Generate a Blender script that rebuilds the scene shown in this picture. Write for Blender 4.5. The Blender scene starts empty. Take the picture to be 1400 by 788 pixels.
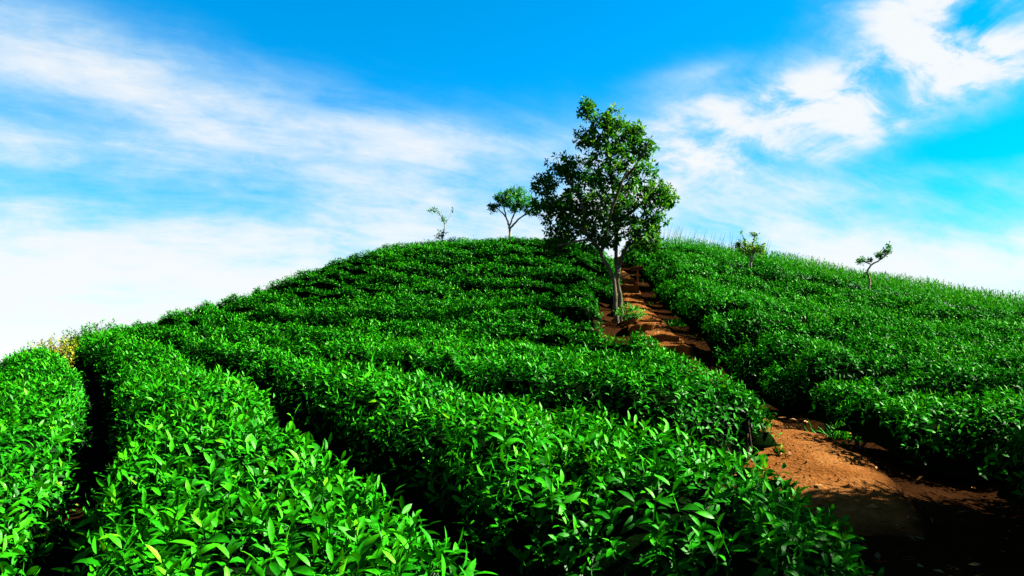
import bpy, math, random
import numpy as np
from mathutils import Matrix, Vector

random.seed(7)
rng = np.random.default_rng(11)
scene = bpy.context.scene
COL = scene.collection
R = math.radians

# ------------------------------------------------------------------ camera
EYE = 1.55
cam_d = bpy.data.cameras.new('camera')
cam = bpy.data.objects.new('camera', cam_d)
COL.objects.link(cam)
cam.location = (0, 0, EYE)
cam.rotation_euler = (R(90 + 7.12), 0, 0)
cam_d.sensor_width = 36
cam_d.lens = 28
cam_d.clip_start = 0.05
cam_d.clip_end = 20000
scene.camera = cam

# ------------------------------------------------------------------ sun and sky
SUN_AZ, SUN_EL = 6.0, 34.0          # degrees behind the right hand side, degrees up
sdir = Vector((math.cos(R(SUN_EL)) * math.cos(R(SUN_AZ)), math.cos(R(SUN_EL)) * math.sin(R(SUN_AZ)), math.sin(R(SUN_EL))))
sun_d = bpy.data.lights.new('sun', 'SUN')
sun_d.energy = 5.0
sun_d.angle = R(0.5)
sun_d.color = (1.0, 0.95, 0.86)
sun = bpy.data.objects.new('sun', sun_d)
COL.objects.link(sun)
sun.rotation_euler = sdir.to_track_quat('Z', 'Y').to_euler()
sun.location = (30, 8, 30)

scene.view_settings.view_transform = 'Standard'
scene.view_settings.look = 'None'
scene.view_settings.gamma = 1
scene.view_settings.exposure = 4.2
scene.view_settings.use_curve_mapping = False


class NT:
    """small helper around a node tree"""
    def __init__(self, tree):
        self.t = tree
        tree.nodes.clear()

    def n(self, typ, ins=None, **kw):
        nd = self.t.nodes.new(typ)
        for k, v in kw.items():
            setattr(nd, k, v)
        for k, v in (ins or {}).items():
            s = nd.inputs[k]
            if isinstance(v, bpy.types.NodeSocket):
                self.t.links.new(v, s)
            else:
                s.default_value = v
        return nd

    def m(self, op, a, b=0.0, c=0.0, clamp=False):
        nd = self.n('ShaderNodeMath', {0: a, 1: b, 2: c}, operation=op, use_clamp=clamp)
        return nd.outputs[0]

    def smooth(self, x, lo, hi, a=0.0, b=1.0):
        nd = self.n('ShaderNodeMapRange', {0: x, 1: lo, 2: hi, 3: a, 4: b}, interpolation_type='SMOOTHSTEP')
        return nd.outputs[0]


world = bpy.data.worlds.new('World')
scene.world = world
world.use_nodes = True


def build_sky():
    k = NT(world.node_tree)
    sky = k.n('ShaderNodeTexSky', sky_type='NISHITA', sun_disc=False, sun_elevation=R(SUN_EL), sun_rotation=R(90 - SUN_AZ),
              altitude=1500.0, air_density=1.0, dust_density=0.2, ozone_density=2.0)
    hs = k.n('ShaderNodeHueSaturation', {'Hue': 0.489, 'Saturation': 1.7, 'Value': SKY_VALUE, 'Fac': 1.0, 'Color': sky.outputs[0]})
    co = k.n('ShaderNodeTexCoord').outputs['Generated']
    sep = k.n('ShaderNodeSeparateXYZ', {0: co})
    x, y, z = sep.outputs
    az = k.m('MULTIPLY', k.m('ARCTAN2', x, y), 57.2958)
    el = k.m('MULTIPLY', k.m('ARCSINE', z), 57.2958)
    # cloud sheet seen in perspective, pulled into streaks
    zz = k.m('ADD', k.m('MAXIMUM', z, 0.0), 0.34)
    px = k.m('DIVIDE', x, zz)
    py = k.m('DIVIDE', y, zz)
    rot = R(-24)
    sx = k.m('ADD', k.m('MULTIPLY', px, math.cos(rot)), k.m('MULTIPLY', py, -math.sin(rot)))
    sy = k.m('ADD', k.m('MULTIPLY', px, math.sin(rot)), k.m('MULTIPLY', py, math.cos(rot)))
    streak = k.n('ShaderNodeCombineXYZ', {0: k.m('MULTIPLY', sx, 0.8), 1: k.m('MULTIPLY', sy, 2.0), 2: 3.1}).outputs[0]
    puff = k.n('ShaderNodeCombineXYZ', {0: px, 1: py, 2: 0.0}).outputs[0]
    n1 = k.n('ShaderNodeTexNoise', {'Vector': streak, 'Scale': 1.6, 'Detail': 10.0, 'Roughness': 0.60, 'Distortion': 0.35}).outputs[0]
    n2 = k.n('ShaderNodeTexNoise', {'Vector': puff, 'Scale': 3.4, 'Detail': 12.0, 'Roughness': 0.62, 'Distortion': 0.25}).outputs[0]
    fine = k.n('ShaderNodeTexNoise', {'Vector': streak, 'Scale': 7.0, 'Detail': 10.0, 'Roughness': 0.66, 'Distortion': 0.4}).outputs[0]

    def blob(a0, e0, ra, re, amp, tilt=0.0):
        da = k.m('SUBTRACT', az, a0)
        de = k.m('SUBTRACT', k.m('SUBTRACT', el, e0), k.m('MULTIPLY', da, tilt))
        qa = k.m('POWER', k.m('ABSOLUTE', k.m('DIVIDE', da, ra)), 2.0)
        qe = k.m('POWER', k.m('ABSOLUTE', k.m('DIVIDE', de, re)), 2.0)
        return k.m('MULTIPLY', k.m('EXPONENT', k.m('MULTIPLY', k.m('ADD', qa, qe), -1.0)), amp)

    # wide veil: full near the horizon, thinning upward, its upper edge tilting down to the right
    edge = k.m('ADD', k.m('MULTIPLY', az, -0.17), 18.6)
    veil = k.smooth(k.m('SUBTRACT', el, edge), -8.0, 5.0, 0.70, 0.0)
    haze = k.smooth(el, 4.0, 17.0, 0.32, 0.0)
    base = k.m('ADD', veil, haze)
    billow = k.smooth(k.n('ShaderNodeTexNoise', {'Vector': puff, 'Scale': 6.5, 'Detail': 10.0, 'Roughness': 0.62, 'Distortion': 0.5}).outputs[0], 0.30, 0.66, 0.25, 1.25)
    for b in CLOUDS:
        t = blob(*b)
        base = k.m('ADD', base, k.m('MULTIPLY', t, billow) if b[4] > 0.3 else t)
    nz = k.m('ADD', k.m('MULTIPLY', k.m('SUBTRACT', n1, 0.5), 1.15), k.m('MULTIPLY', k.m('SUBTRACT', n2, 0.5), 0.95))
    nz = k.m('ADD', nz, k.m('MULTIPLY', k.m('SUBTRACT', fine, 0.5), 0.60))
    amt = k.smooth(base, 0.0, 0.5, 0.25, 1.0)
    dens = k.m('ADD', base, k.m('MULTIPLY', nz, amt))
    mask = k.smooth(dens, 0.04, 1.10, 0.0, 0.97)
    cloud_c = k.n('ShaderNodeMix', {'Factor': k.smooth(mask, 0.35, 0.95), 'A': (*[c * CLOUD_V for c in (0.66, 0.90, 1.0)], 1), 'B': (*[c * CLOUD_V for c in (0.97, 0.995, 1.0)], 1)},
                  data_type='RGBA')
    cA = [s for s in cloud_c.inputs if s.name == 'A' and s.type == 'RGBA'][0]
    cB = [s for s in cloud_c.inputs if s.name == 'B' and s.type == 'RGBA'][0]
    cA.default_value = (*[c * CLOUD_V for c in (0.66, 0.90, 1.0)], 1)
    cB.default_value = (*[c * CLOUD_V for c in (0.97, 0.995, 1.0)], 1)
    co_out = [s for s in cloud_c.outputs if s.type == 'RGBA'][0]
    mix = k.n('ShaderNodeMixRGB', {0: mask, 1: hs.outputs[0], 2: co_out})
    bg = k.n('ShaderNodeBackground', {'Color': mix.outputs[0], 'Strength': 0.05})
    k.n('ShaderNodeOutputWorld', {'Surface': bg.outputs[0]})


SKY_VALUE = 0.310
CLOUD_V = 1.06
CLOUDS = [  # azimuth, elevation, radii, amount, tilt
    (-30, 12.6, 13, 1.9, -0.42, 0.0), (-32, 17.2, 6, 1.1, -0.30, -0.05), (-22, 20.0, 16, 2.0, 0.20, -0.12), (-2, 17.2, 10, 1.6, 0.28, -0.06),
    (28.0, 23.6, 5.2, 5.0, 0.80, 0.0), (33.0, 25.6, 5.2, 3.4, 0.82, 0.0), (18, 17.5, 12, 5.0, 0.16, 0.0), (31.0, 22.6, 1.6, 1.1, -0.45, 0.0), (31.5, 19.8, 6.5, 2.0, 0.9, 0.0),
    (22, 19.0, 3.6, 2.2, 0.75, -0.2), (14, 18.4, 5.0, 2.6, 0.5, 0.15), (30, 14.8, 7.0, 1.1, -0.30, 0.04), (12, 15.6, 8.0, 2.6, 0.34, 0.0), (21, 16.6, 7.0, 2.4, 0.34, 0.0), (13, 21.6, 4.0, 0.8, 0.25, 0.1),
    (16, 13.8, 8.0, 1.4, 0.15, 0.0)]
build_sky()


# ------------------------------------------------------------------ materials
def material(name):
    m = bpy.data.materials.new(name)
    m.use_nodes = True
    return m, NT(m.node_tree)


def ramp(k, fac, stops):
    r = k.n('ShaderNodeValToRGB', {0: fac})
    el = r.color_ramp.elements
    while len(el) < len(stops):
        el.new(0.5)
    for e, (p, c) in zip(el, stops):
        e.position = p
        e.color = (*c, 1)
    return r.outputs[0]


def leaf_material(name, stops, rough=0.46, trans=0.14, spec=0.0028):
    m, k = material(name)
    a = k.n('ShaderNodeAttribute', attribute_name='tint').outputs['Fac']
    pos = k.n('ShaderNodeNewGeometry').outputs['Position']
    big = k.n('ShaderNodeTexNoise', {'Vector': pos, 'Scale': 0.9, 'Detail': 3.0}).outputs[0]
    a2 = k.m('ADD', a, k.m('MULTIPLY', k.m('SUBTRACT', big, 0.5), 0.5))
    c = ramp(k, a2, stops)
    fine = k.n('ShaderNodeTexNoise', {'Vector': pos, 'Scale': 70.0, 'Detail': 2.0}).outputs[0]
    mott = k.smooth(k.n('ShaderNodeTexNoise', {'Vector': pos, 'Scale': 38.0, 'Detail': 4.0, 'Roughness': 0.7}).outputs[0], 0.3, 0.7, 0.62, 1.22)
    c = k.n('ShaderNodeMixRGB', {0: 1.0, 1: c, 2: mott}, blend_type='MULTIPLY').outputs[0]
    rg = k.smooth(fine, 0.3, 0.7, rough - 0.09, rough + 0.12)
    df = k.n('ShaderNodeBsdfDiffuse', {'Color': c})
    gl = k.n('ShaderNodeBsdfGlossy', {'Color': (1, 1, 0.9, 1), 'Roughness': rg})
    p = k.n('ShaderNodeMixShader', {0: spec, 1: df.outputs[0], 2: gl.outputs[0]})
    tc = k.n('ShaderNodeMixRGB', {0: 1.0, 1: c, 2: (1.3, 1.2, 0.2, 1)}, blend_type='MULTIPLY').outputs[0]
    t = k.n('ShaderNodeBsdfTranslucent', {'Color': tc})
    mx = k.n('ShaderNodeMixShader', {0: trans, 1: p.outputs[0], 2: t.outputs[0]})
    k.n('ShaderNodeOutputMaterial', {'Surface': mx.outputs[0]})
    return m


def plain_material(name, c1, c2, scale, rough=0.85, bump=0.4, stretch=(1, 1, 1), detail=6.0):
    m, k = material(name)
    pos = k.n('ShaderNodeNewGeometry').outputs['Position']
    mp = k.n('ShaderNodeMapping', {'Vector': pos, 'Scale': stretch}).outputs[0]
    n = k.n('ShaderNodeTexNoise', {'Vector': mp, 'Scale': scale, 'Detail': detail, 'Roughness': 0.65}).outputs[0]
    c = ramp(k, n, [(0.3, c1), (0.7, c2)])
    b = k.n('ShaderNodeBump', {'Strength': bump, 'Distance': 0.02, 'Height': n}).outputs[0]
    p = k.n('ShaderNodeBsdfDiffuse', {'Color': c, 'Roughness': rough, 'Normal': b})
    k.n('ShaderNodeOutputMaterial', {'Surface': p.outputs[0]})
    return m


def soil_material(name, dark, mid, pale, rim=None):
    m, k = material(name)
    pos = k.n('ShaderNodeNewGeometry').outputs['Position']
    a = k.n('ShaderNodeTexNoise', {'Vector': pos, 'Scale': 2.3, 'Detail': 8.0, 'Roughness': 0.6}).outputs[0]
    b = k.n('ShaderNodeTexNoise', {'Vector': pos, 'Scale': 26.0, 'Detail': 8.0, 'Roughness': 0.7}).outputs[0]
    v = k.n('ShaderNodeTexVoronoi', {'Vector': pos, 'Scale': 38.0}).outputs['Distance']
    s = k.m('ADD', k.m('MULTIPLY', a, 0.5), k.m('MULTIPLY', b, 0.5))
    c = ramp(k, s, [(0.33, dark), (0.5, mid), (0.66, pale)])
    if rim:  # darker soil for the path edges and for its shade-painted lower end
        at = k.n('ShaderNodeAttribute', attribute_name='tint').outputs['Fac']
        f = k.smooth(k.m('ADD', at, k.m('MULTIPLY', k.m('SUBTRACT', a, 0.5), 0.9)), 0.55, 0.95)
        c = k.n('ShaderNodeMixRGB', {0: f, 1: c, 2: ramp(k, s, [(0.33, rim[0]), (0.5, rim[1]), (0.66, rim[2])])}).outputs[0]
    hgt = k.m('ADD', b, k.m('MULTIPLY', v, 0.5))
    bm = k.n('ShaderNodeBump', {'Strength': 0.8, 'Distance': 0.02, 'Height': hgt}).outputs[0]
    p = k.n('ShaderNodeBsdfDiffuse', {'Color': c, 'Roughness': 0.9, 'Normal': bm})
    k.n('ShaderNodeOutputMaterial', {'Surface': p.outputs[0]})
    return m


M = {}
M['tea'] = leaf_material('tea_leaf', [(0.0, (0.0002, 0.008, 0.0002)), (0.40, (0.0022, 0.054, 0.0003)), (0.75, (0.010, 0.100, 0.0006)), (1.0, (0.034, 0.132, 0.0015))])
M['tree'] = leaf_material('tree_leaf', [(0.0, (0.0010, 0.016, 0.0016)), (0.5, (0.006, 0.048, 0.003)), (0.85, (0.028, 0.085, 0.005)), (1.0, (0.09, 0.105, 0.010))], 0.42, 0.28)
M['fresh'] = leaf_material('fresh_leaf', [(0.0, (0.0016, 0.0312, 0.0047)), (0.5, (0.0062, 0.0702, 0.0062)), (1.0, (0.0390, 0.1170, 0.0078))], 0.45, 0.28)
M['yellow'] = leaf_material('yellowing_leaf', [(0.0, (0.0078, 0.0390, 0.0016)), (0.45, (0.0780, 0.0780, 0.0023)), (1.0, (0.1794, 0.1014, 0.0023))], 0.5, 0.2)
M['weed'] = leaf_material('weed_leaf', [(0.0, (0.0008, 0.0218, 0.0008)), (0.5, (0.0039, 0.0585, 0.0016)), (1.0, (0.0234, 0.1014, 0.0031))], 0.5, 0.25)
M['dry'] = leaf_material('dry_leaf', [(0.0, (0.03, 0.012, 0.005)), (0.6, (0.09, 0.04, 0.012)), (1.0, (0.16, 0.09, 0.03))], 0.7, 0.05, 0.005)
M['twig_shade'] = plain_material('twig_shade', (0.0004, 0.0022, 0.0003), (0.0014, 0.0045, 0.0008), 30.0)  # near black, puts the shade inside the hedges into the colour
M['stem'] = plain_material('tea_stem_bark', (0.018, 0.012, 0.008), (0.055, 0.04, 0.026), 30.0, 0.9, 0.6, (1, 1, 0.3))
M['bark'] = plain_material('pale_bark', (0.012, 0.011, 0.008), (0.085, 0.072, 0.045), 13.0, 0.9, 0.9, (1, 1, 0.45))
M['pale_bark'] = plain_material('thin_pale_bark', (0.08, 0.07, 0.045), (0.20, 0.17, 0.11), 16.0, 0.85, 0.5, (1, 1, 0.4))
M['soil'] = soil_material('red_soil', (0.00432, 0.00173, 0.00058), (0.00936, 0.0036, 0.00115), (0.01728, 0.0072, 0.00216))
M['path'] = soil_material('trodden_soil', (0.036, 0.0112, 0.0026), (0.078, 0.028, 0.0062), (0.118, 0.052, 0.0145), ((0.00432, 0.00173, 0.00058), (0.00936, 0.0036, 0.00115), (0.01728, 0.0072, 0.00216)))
M['board'] = plain_material('weathered_board', (0.03, 0.010, 0.004), (0.075, 0.028, 0.010), 22.0, 0.8, 0.4, (0.2, 1, 1))


# ------------------------------------------------------------------ numeric helpers
TERRAIN = [(-0.97,2.70,0.42), (-0.39,2.20,0.37), (-1.37,2.80,0.36), (-2.00,5.50,0.78), (-2.34,4.00,0.44), (-3.79,6.50,0.77), (-5.78,10.00,1.38), (-6.08,9.50,1.09), (-4.45,9.70,1.45), (-2.61,10.50,1.60), (-0.79,8.60,1.30), (0.76,5.60,0.78), (0.46,3.40,0.44), (1.18,3.30,0.27), (1.29,5.10,0.60), (1.73,8.20,1.13), (-5.43,19.50,3.67), (-5.82,17.00,2.86), (-6.19,14.00,2.11), (-6.29,12.00,1.73), (-4.19,22.50,4.78), (-2.28,24.50,5.27), (0.00,25.00,5.48), (2.80,25.00,5.48), (5.03,24.50,5.48), (6.43,23.00,4.93), (7.81,21.00,4.24), (9.05,19.50,3.70), (10.00,18.00,3.21), (10.67,16.50,2.71), (0.00,15.50,2.68), (-1.80,13.00,2.14), (0.00,11.00,1.63), (4.02,14.50,2.56), (2.76,10.00,1.47), (5.06,11.00,1.73), (4.11,7.50,1.03), (3.51,5.60,0.63), (1.73,13.00,2.59), (2.02,11.30,2.25), (2.20,14.00,2.96), (2.49,17.00,3.74), (2.53,7.00,1.11), (1.91,5.90,1.00), (2.47,6.10,1.00), (2.12,4.00,0.64), (1.60,4.00,0.70), (-7.60,11.88,1.19), (-10.34,16.15,-0.41), (-15.81,24.70,-4.91), (-7.59,13.12,1.50), (-10.32,17.85,-0.10), (-15.78,27.30,-4.60), (-7.86,15.00,1.83), (-10.69,20.40,0.23), (-16.36,31.20,-4.27), (-7.74,17.50,2.21), (-10.53,23.80,0.61), (-16.10,36.40,-3.89), (-7.27,21.25,2.96), (-9.89,28.90,1.36), (-15.12,44.20,-3.14), (-6.78,24.38,3.77), (-9.23,33.15,2.17), (-14.11,50.70,-2.33), (-5.24,28.12,4.88), (-7.12,38.25,3.28), (-10.89,58.50,-1.22), (-2.85,30.62,5.37), (-3.88,41.65,3.77), (-5.94,63.70,-0.73), (0.00,31.25,5.58), (0.00,42.50,3.98), (0.00,65.00,-0.52), (3.50,31.25,5.58), (4.76,42.50,3.98), (7.27,65.00,-0.52), (6.28,30.62,5.58), (8.55,41.65,3.98), (13.07,63.70,-0.52), (8.03,28.75,5.03), (10.93,39.10,3.43), (16.71,59.80,-1.07), (9.76,26.25,4.34), (13.28,35.70,2.74), (20.30,54.60,-1.76), (11.31,24.38,3.80), (15.38,33.15,2.20), (23.52,50.70,-2.30), (12.50,22.50,3.31), (17.01,30.60,1.71), (26.01,46.80,-2.79), (13.34,20.62,2.81), (18.15,28.05,1.21), (27.75,42.90,-3.29), (0.00,0.00,0.00), (0.00,-4.00,-0.70), (-3.00,0.00,-0.15), (3.20,1.00,-0.05), (4.00,-4.00,-0.50), (-4.00,-4.00,-0.90), (-6.00,2.00,-0.20), (7.00,2.00,0.30), (-14.00,8.00,-1.60), (14.00,6.00,0.90), (-12.00,0.00,-1.80), (12.00,-2.00,-0.20), ]


PATH = np.array([(1.75, 0.0), (1.85, 2.0), (1.95, 4.0), (2.18, 6.0), (2.48, 7.6), (2.46, 9.0), (2.28, 10.5), (2.17, 12.0), (2.24, 14.0), (2.42, 16.0), (2.60, 18.0), (2.62, 20.0), (2.5, 23.0), (2.4, 27.0)])


def path_x(y):
    return np.interp(y, PATH[:, 1], PATH[:, 0])


def path_half(y):
    return np.interp(y, [0, 4, 5.2, 6, 7, 8, 10, 12, 17.2, 18.6, 27], [0.10, 0.14, 0.50, 0.64, 0.46, 0.26, 0.24, 0.27, 0.24, 0.06, 0.06])  # wide at the sunlit patch, narrow below so dark soil stands for shade


def _fit():
    P = np.array(TERRAIN)
    d = np.hypot(P[:, None, 0] - P[None, :, 0], P[:, None, 1] - P[None, :, 1])
    K = np.where(d > 0, d * d * np.log(d + 1e-9), 0) + 1.0 * np.eye(len(P))
    Q = np.c_[np.ones(len(P)), P[:, :2]]
    A = np.block([[K, Q], [Q.T, np.zeros((3, 3))]])
    return P, np.linalg.solve(A, np.r_[P[:, 2], 0, 0, 0])


TP, TW = _fit()


def ground(x, y):
    """height of the hill; beyond it the land sinks to a low plain"""
    x = np.asarray(x, float)
    y = np.asarray(y, float)
    shp = x.shape
    x = x.ravel()
    y = y.ravel()
    out = np.empty(x.size)
    for i in range(0, x.size, 20000):
        xs = x[i:i + 20000]
        ys = y[i:i + 20000]
        r = np.hypot(xs, ys - 12)
        s = np.minimum(1.0, 60.0 / np.maximum(r, 1e-6))
        cx, cy = xs * s, 12 + (ys - 12) * s
        d = np.hypot(cx[:, None] - TP[:, 0], cy[:, None] - TP[:, 1])
        K = np.where(d > 0, d * d * np.log(d + 1e-9), 0)
        g = K @ TW[:-3] + TW[-3] + TW[-2] * cx + TW[-1] * cy
        b = np.clip((r - 22) / 55, 0, 1)
        b = b * b * (3 - 2 * b)
        # the rows stand on slightly built-up beds; the path is worn in between them
        near = np.where((xs > path_x(ys)) & (ys < 8), 1.15, 0.42)
        q = np.clip((np.abs(xs - path_x(ys)) - near) / 0.6, 0, 1)
        g = g + 0.16 * q * q * (3 - 2 * q)
        out[i:i + 20000] = g * (1 - b) + b * (-9 - np.clip((r - 60) / 200, 0, 1) * 25)
    return out.reshape(shp)


def g1(x, y):
    return float(ground(np.array([x]), np.array([y]))[0])


def vnoise(x, y, seed=0):
    x = np.asarray(x, float)
    y = np.asarray(y, float)
    xi = np.floor(x).astype(np.int64)
    yi = np.floor(y).astype(np.int64)
    fx = x - xi
    fy = y - yi
    fx = fx * fx * (3 - 2 * fx)
    fy = fy * fy * (3 - 2 * fy)

    def h(a, b):
        n = (a * 374761393 + b * 668265263 + seed * 974634777) & 0x7fffffff
        n = ((n ^ (n >> 13)) * 1274126177) & 0x7fffffff
        return ((n ^ (n >> 16)) & 0xffff) / 65535.0
    return (h(xi, yi) * (1 - fx) + h(xi + 1, yi) * fx) * (1 - fy) + (h(xi, yi + 1) * (1 - fx) + h(xi + 1, yi + 1) * fx) * fy


def norm(v):
    return v / np.maximum(np.linalg.norm(v, axis=-1, keepdims=True), 1e-9)


def mesh_np(name, verts, loops, starts, totals, mat, smooth=True, tint=None):
    me = bpy.data.meshes.new(name)
    me.vertices.add(len(verts))
    me.vertices.foreach_set('co', np.asarray(verts, np.float32).ravel())
    me.loops.add(len(loops))
    me.loops.foreach_set('vertex_index', np.asarray(loops, np.int32))
    me.polygons.add(len(starts))
    me.polygons.foreach_set('loop_start', np.asarray(starts, np.int32))
    me.polygons.foreach_set('loop_total', np.asarray(totals, np.int32))
    me.polygons.foreach_set('use_smooth', np.full(len(starts), smooth))
    if tint is not None:
        at = me.attributes.new('tint', 'FLOAT', 'POINT')
        at.data.foreach_set('value', np.asarray(tint, np.float32))
    me.update(calc_edges=True)
    me.materials.append(mat)
    return me


def faces_mesh(name, verts, faces, mat, smooth=True, tint=None):
    tot = np.array([len(f) for f in faces], np.int32)
    st = np.r_[0, np.cumsum(tot)[:-1]] if len(tot) else np.zeros(0, np.int32)
    return mesh_np(name, np.asarray(verts, float).reshape(-1, 3), np.array([i for f in faces for i in f], np.int32), st, tot, mat, smooth, tint)


def put(name, me, parent=None, loc=(0, 0, 0)):
    o = bpy.data.objects.new(name, me)
    COL.objects.link(o)
    o.location = loc
    if parent is not None:
        o.parent = parent
    return o


def thing(name, label, cat, loc, group=None):
    o = bpy.data.objects.new(name, None)
    COL.objects.link(o)
    o.location = loc
    o.empty_display_size = 0.2
    o['label'] = label
    o['category'] = cat
    if group:
        o['group'] = group
    return o


# ------------------------------------------------------------------ leaves
LODS = {
    0: (np.array([0, .22, .22, .22, .5, .5, .5, .78, .78, .78, 1.0]),
        np.array([0, -.72, 0, .72, -1, 0, 1, -.66, 0, .66, 0]),
        [(0, 2, 1), (0, 3, 2), (1, 2, 5, 4), (2, 3, 6, 5), (4, 5, 8, 7), (5, 6, 9, 8), (7, 8, 10), (8, 9, 10)]),
    1: (np.array([0, .45, .45, .45, 1.0]), np.array([0, -1, 0, 1, 0]), [(0, 2, 1), (0, 3, 2), (1, 2, 4), (2, 3, 4)]),
    2: (np.array([0, .45, .45, 1.0]), np.array([0, -1, 1, 0]), [(0, 2, 1), (1, 2, 3)]),
}


class Leaves:
    """arrays that describe many leaves"""
    keys = ('P', 'D', 'N', 'L', 'W', 'curl', 'tint')

    def __init__(self, **kw):
        self.__dict__.update(kw)

    def pick(self, m):
        return Leaves(**{k: getattr(self, k)[m] for k in self.keys})

    @staticmethod
    def cat(ls):
        return Leaves(**{k: np.concatenate([getattr(l, k) for l in ls]) for k in Leaves.keys})

    def __len__(self):
        return len(self.L)


def leaf_arrays(lv, lod, fold=0.28):
    u, w, fc = LODS[lod]
    n = len(lv)
    side = norm(np.cross(lv.N, lv.D))
    L = lv.L[:, None]
    uu = u[None, :]
    # the blade arches over: it climbs along D first, then droops
    ang = lv.curl[:, None] * uu
    along = L * uu * (1 - 0.18 * ang * ang)
    drop = -L * lv.curl[:, None] * 0.5 * uu * uu
    W = lv.W[:, None] * w[None, :]
    lift = drop + fold * np.abs(W)
    V = lv.P[:, None, :] + lv.D[:, None, :] * along[..., None] + side[:, None, :] * W[..., None] + lv.N[:, None, :] * lift[..., None]
    nv = len(u)
    fl = np.concatenate([np.array(f) for f in fc])
    tot1 = np.array([len(f) for f in fc])
    loops = (fl[None, :] + (np.arange(n) * nv)[:, None]).ravel()
    tot = np.tile(tot1, n)
    return V.reshape(-1, 3), loops, tot, np.repeat(lv.tint, nv)


def leaves_mesh(name, parts, mat):
    """parts: list of (Leaves, lod)"""
    VV, LL, TT, CC = [], [], [], []
    off = 0
    for lv, lod in parts:
        if len(lv) == 0:
            continue
        v, l, t, c = leaf_arrays(lv, lod)
        VV.append(v)
        LL.append(l + off)
        TT.append(t)
        CC.append(c)
        off += len(v)
    tot = np.concatenate(TT)
    st = np.r_[0, np.cumsum(tot)[:-1]]
    return mesh_np(name, np.concatenate(VV), np.concatenate(LL), st, tot, mat, True, np.concatenate(CC))


_variants = {}


def leaf_variant(matname, ci, ti, wi):
    key = (matname, ci, ti, wi)
    if key not in _variants:
        one = Leaves(P=np.zeros((1, 3)), D=np.array([[1., 0, 0]]), N=np.array([[0, 0, 1.]]), L=np.ones(1), W=np.array([0.13 + 0.035 * wi]),
                     curl=np.array([0.15 + 0.35 * ci]), tint=np.array([0.12 + 0.19 * ti]))
        _variants[key] = leaves_mesh('leaf', [(one, 0)], M[matname])
    return _variants[key]


def leaf_objects(lv, parent, origin, matname):
    side = norm(np.cross(lv.N, lv.D))
    up = np.cross(lv.D, side)
    for i in range(len(lv)):
        ci = int(np.clip(round((lv.curl[i] - 0.15) / 0.35), 0, 3))
        ti = int(np.clip(round((lv.tint[i] - 0.12) / 0.19), 0, 4))
        wi = int(np.clip(round((lv.W[i] / lv.L[i] - 0.13) / 0.035), 0, 2))
        o = bpy.data.objects.new('leaf', leaf_variant(matname, ci, ti, wi))
        COL.objects.link(o)
        o.parent = parent
        L = lv.L[i]
        p = lv.P[i] - origin
        D, S, U = lv.D[i], side[i], up[i]
        o.matrix_local = Matrix(((D[0] * L, S[0] * L, U[0] * L, p[0]), (D[1] * L, S[1] * L, U[1] * L, p[1]), (D[2] * L, S[2] * L, U[2] * L, p[2]), (0, 0, 0, 1)))


def frame_of(a):
    """two directions across each axis"""
    ref = np.where(np.abs(a[:, 2:3]) < 0.9, np.array([[0, 0, 1.]]), np.array([[1., 0, 0]]))
    e1 = norm(np.cross(a, ref))
    return e1, np.cross(a, e1)


def shoots(B, A, stem, m, l_low, l_top, tint0, spread=(82, 26), curl=(0.95, 0.3), wid=(0.20, 0.15)):
    """leaves spiralling up a shoot at base B along axis A; returns Leaves"""
    n = len(B)
    e1, e2 = frame_of(A)
    ph0 = rng.uniform(0, 6.283, n)
    out = []
    for i in range(m):
        f = i / max(1, m - 1)
        ph = ph0 + i * 2.4 + rng.normal(0, 0.3, n)
        th = np.radians(spread[0] + (spread[1] - spread[0]) * f + rng.normal(0, 11, n))
        rad = e1 * np.cos(ph)[:, None] + e2 * np.sin(ph)[:, None]
        D = A * np.cos(th)[:, None] + rad * np.sin(th)[:, None]
        N = A * np.sin(th)[:, None] - rad * np.cos(th)[:, None]
        # a little twist about the leaf's own axis
        tw = rng.normal(0, 0.35, n)
        N = N * np.cos(tw)[:, None] + np.cross(D, N) * np.sin(tw)[:, None]
        L = (l_low + (l_top - l_low) * f) * rng.uniform(0.72, 1.25, n)
        out.append(Leaves(P=B + A * (stem * (0.15 + 0.85 * f))[:, None], D=D, N=N, L=L,
                          W=L * (wid[0] + (wid[1] - wid[0]) * f) * rng.uniform(0.85, 1.15, n),
                          curl=np.clip(curl[0] + (curl[1] - curl[0]) * f + rng.normal(0, 0.22, n), 0.05, 1.4),
                          tint=np.clip(tint0 + 0.42 * f + rng.normal(0, 0.10, n), 0, 1)))
    return Leaves.cat(out)


# ------------------------------------------------------------------ tubes
class Tubes:
    def __init__(self):
        self.v = []
        self.f = []

    def add(self, pts, radii, sides=6):
        pts = np.asarray(pts, float)
        n = len(pts)
        t = np.gradient(pts, axis=0)
        t = norm(t)
        o = len(self.v)
        ref = np.array([0.31, 0.87, 0.13])
        for i in range(n):
            e1 = np.cross(t[i], ref)
            e1 /= np.linalg.norm(e1) + 1e-9
            e2 = np.cross(t[i], e1)
            for s in range(sides):
                a = 6.28318 * s / sides
                self.v.append(pts[i] + radii[i] * (e1 * math.cos(a) + e2 * math.sin(a)))
        for i in range(n - 1):
            for s in range(sides):
                a = o + i * sides + s
                b = o + i * sides + (s + 1) % sides
                self.f.append((a, b, b + sides, a + sides))
        self.f.append(tuple(o + (n - 1) * sides + s for s in range(sides)))
        self.f.append(tuple(o + s for s in reversed(range(sides))))

    def mesh(self, name, mat):
        return faces_mesh(name, np.array(self.v), self.f, mat)


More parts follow.
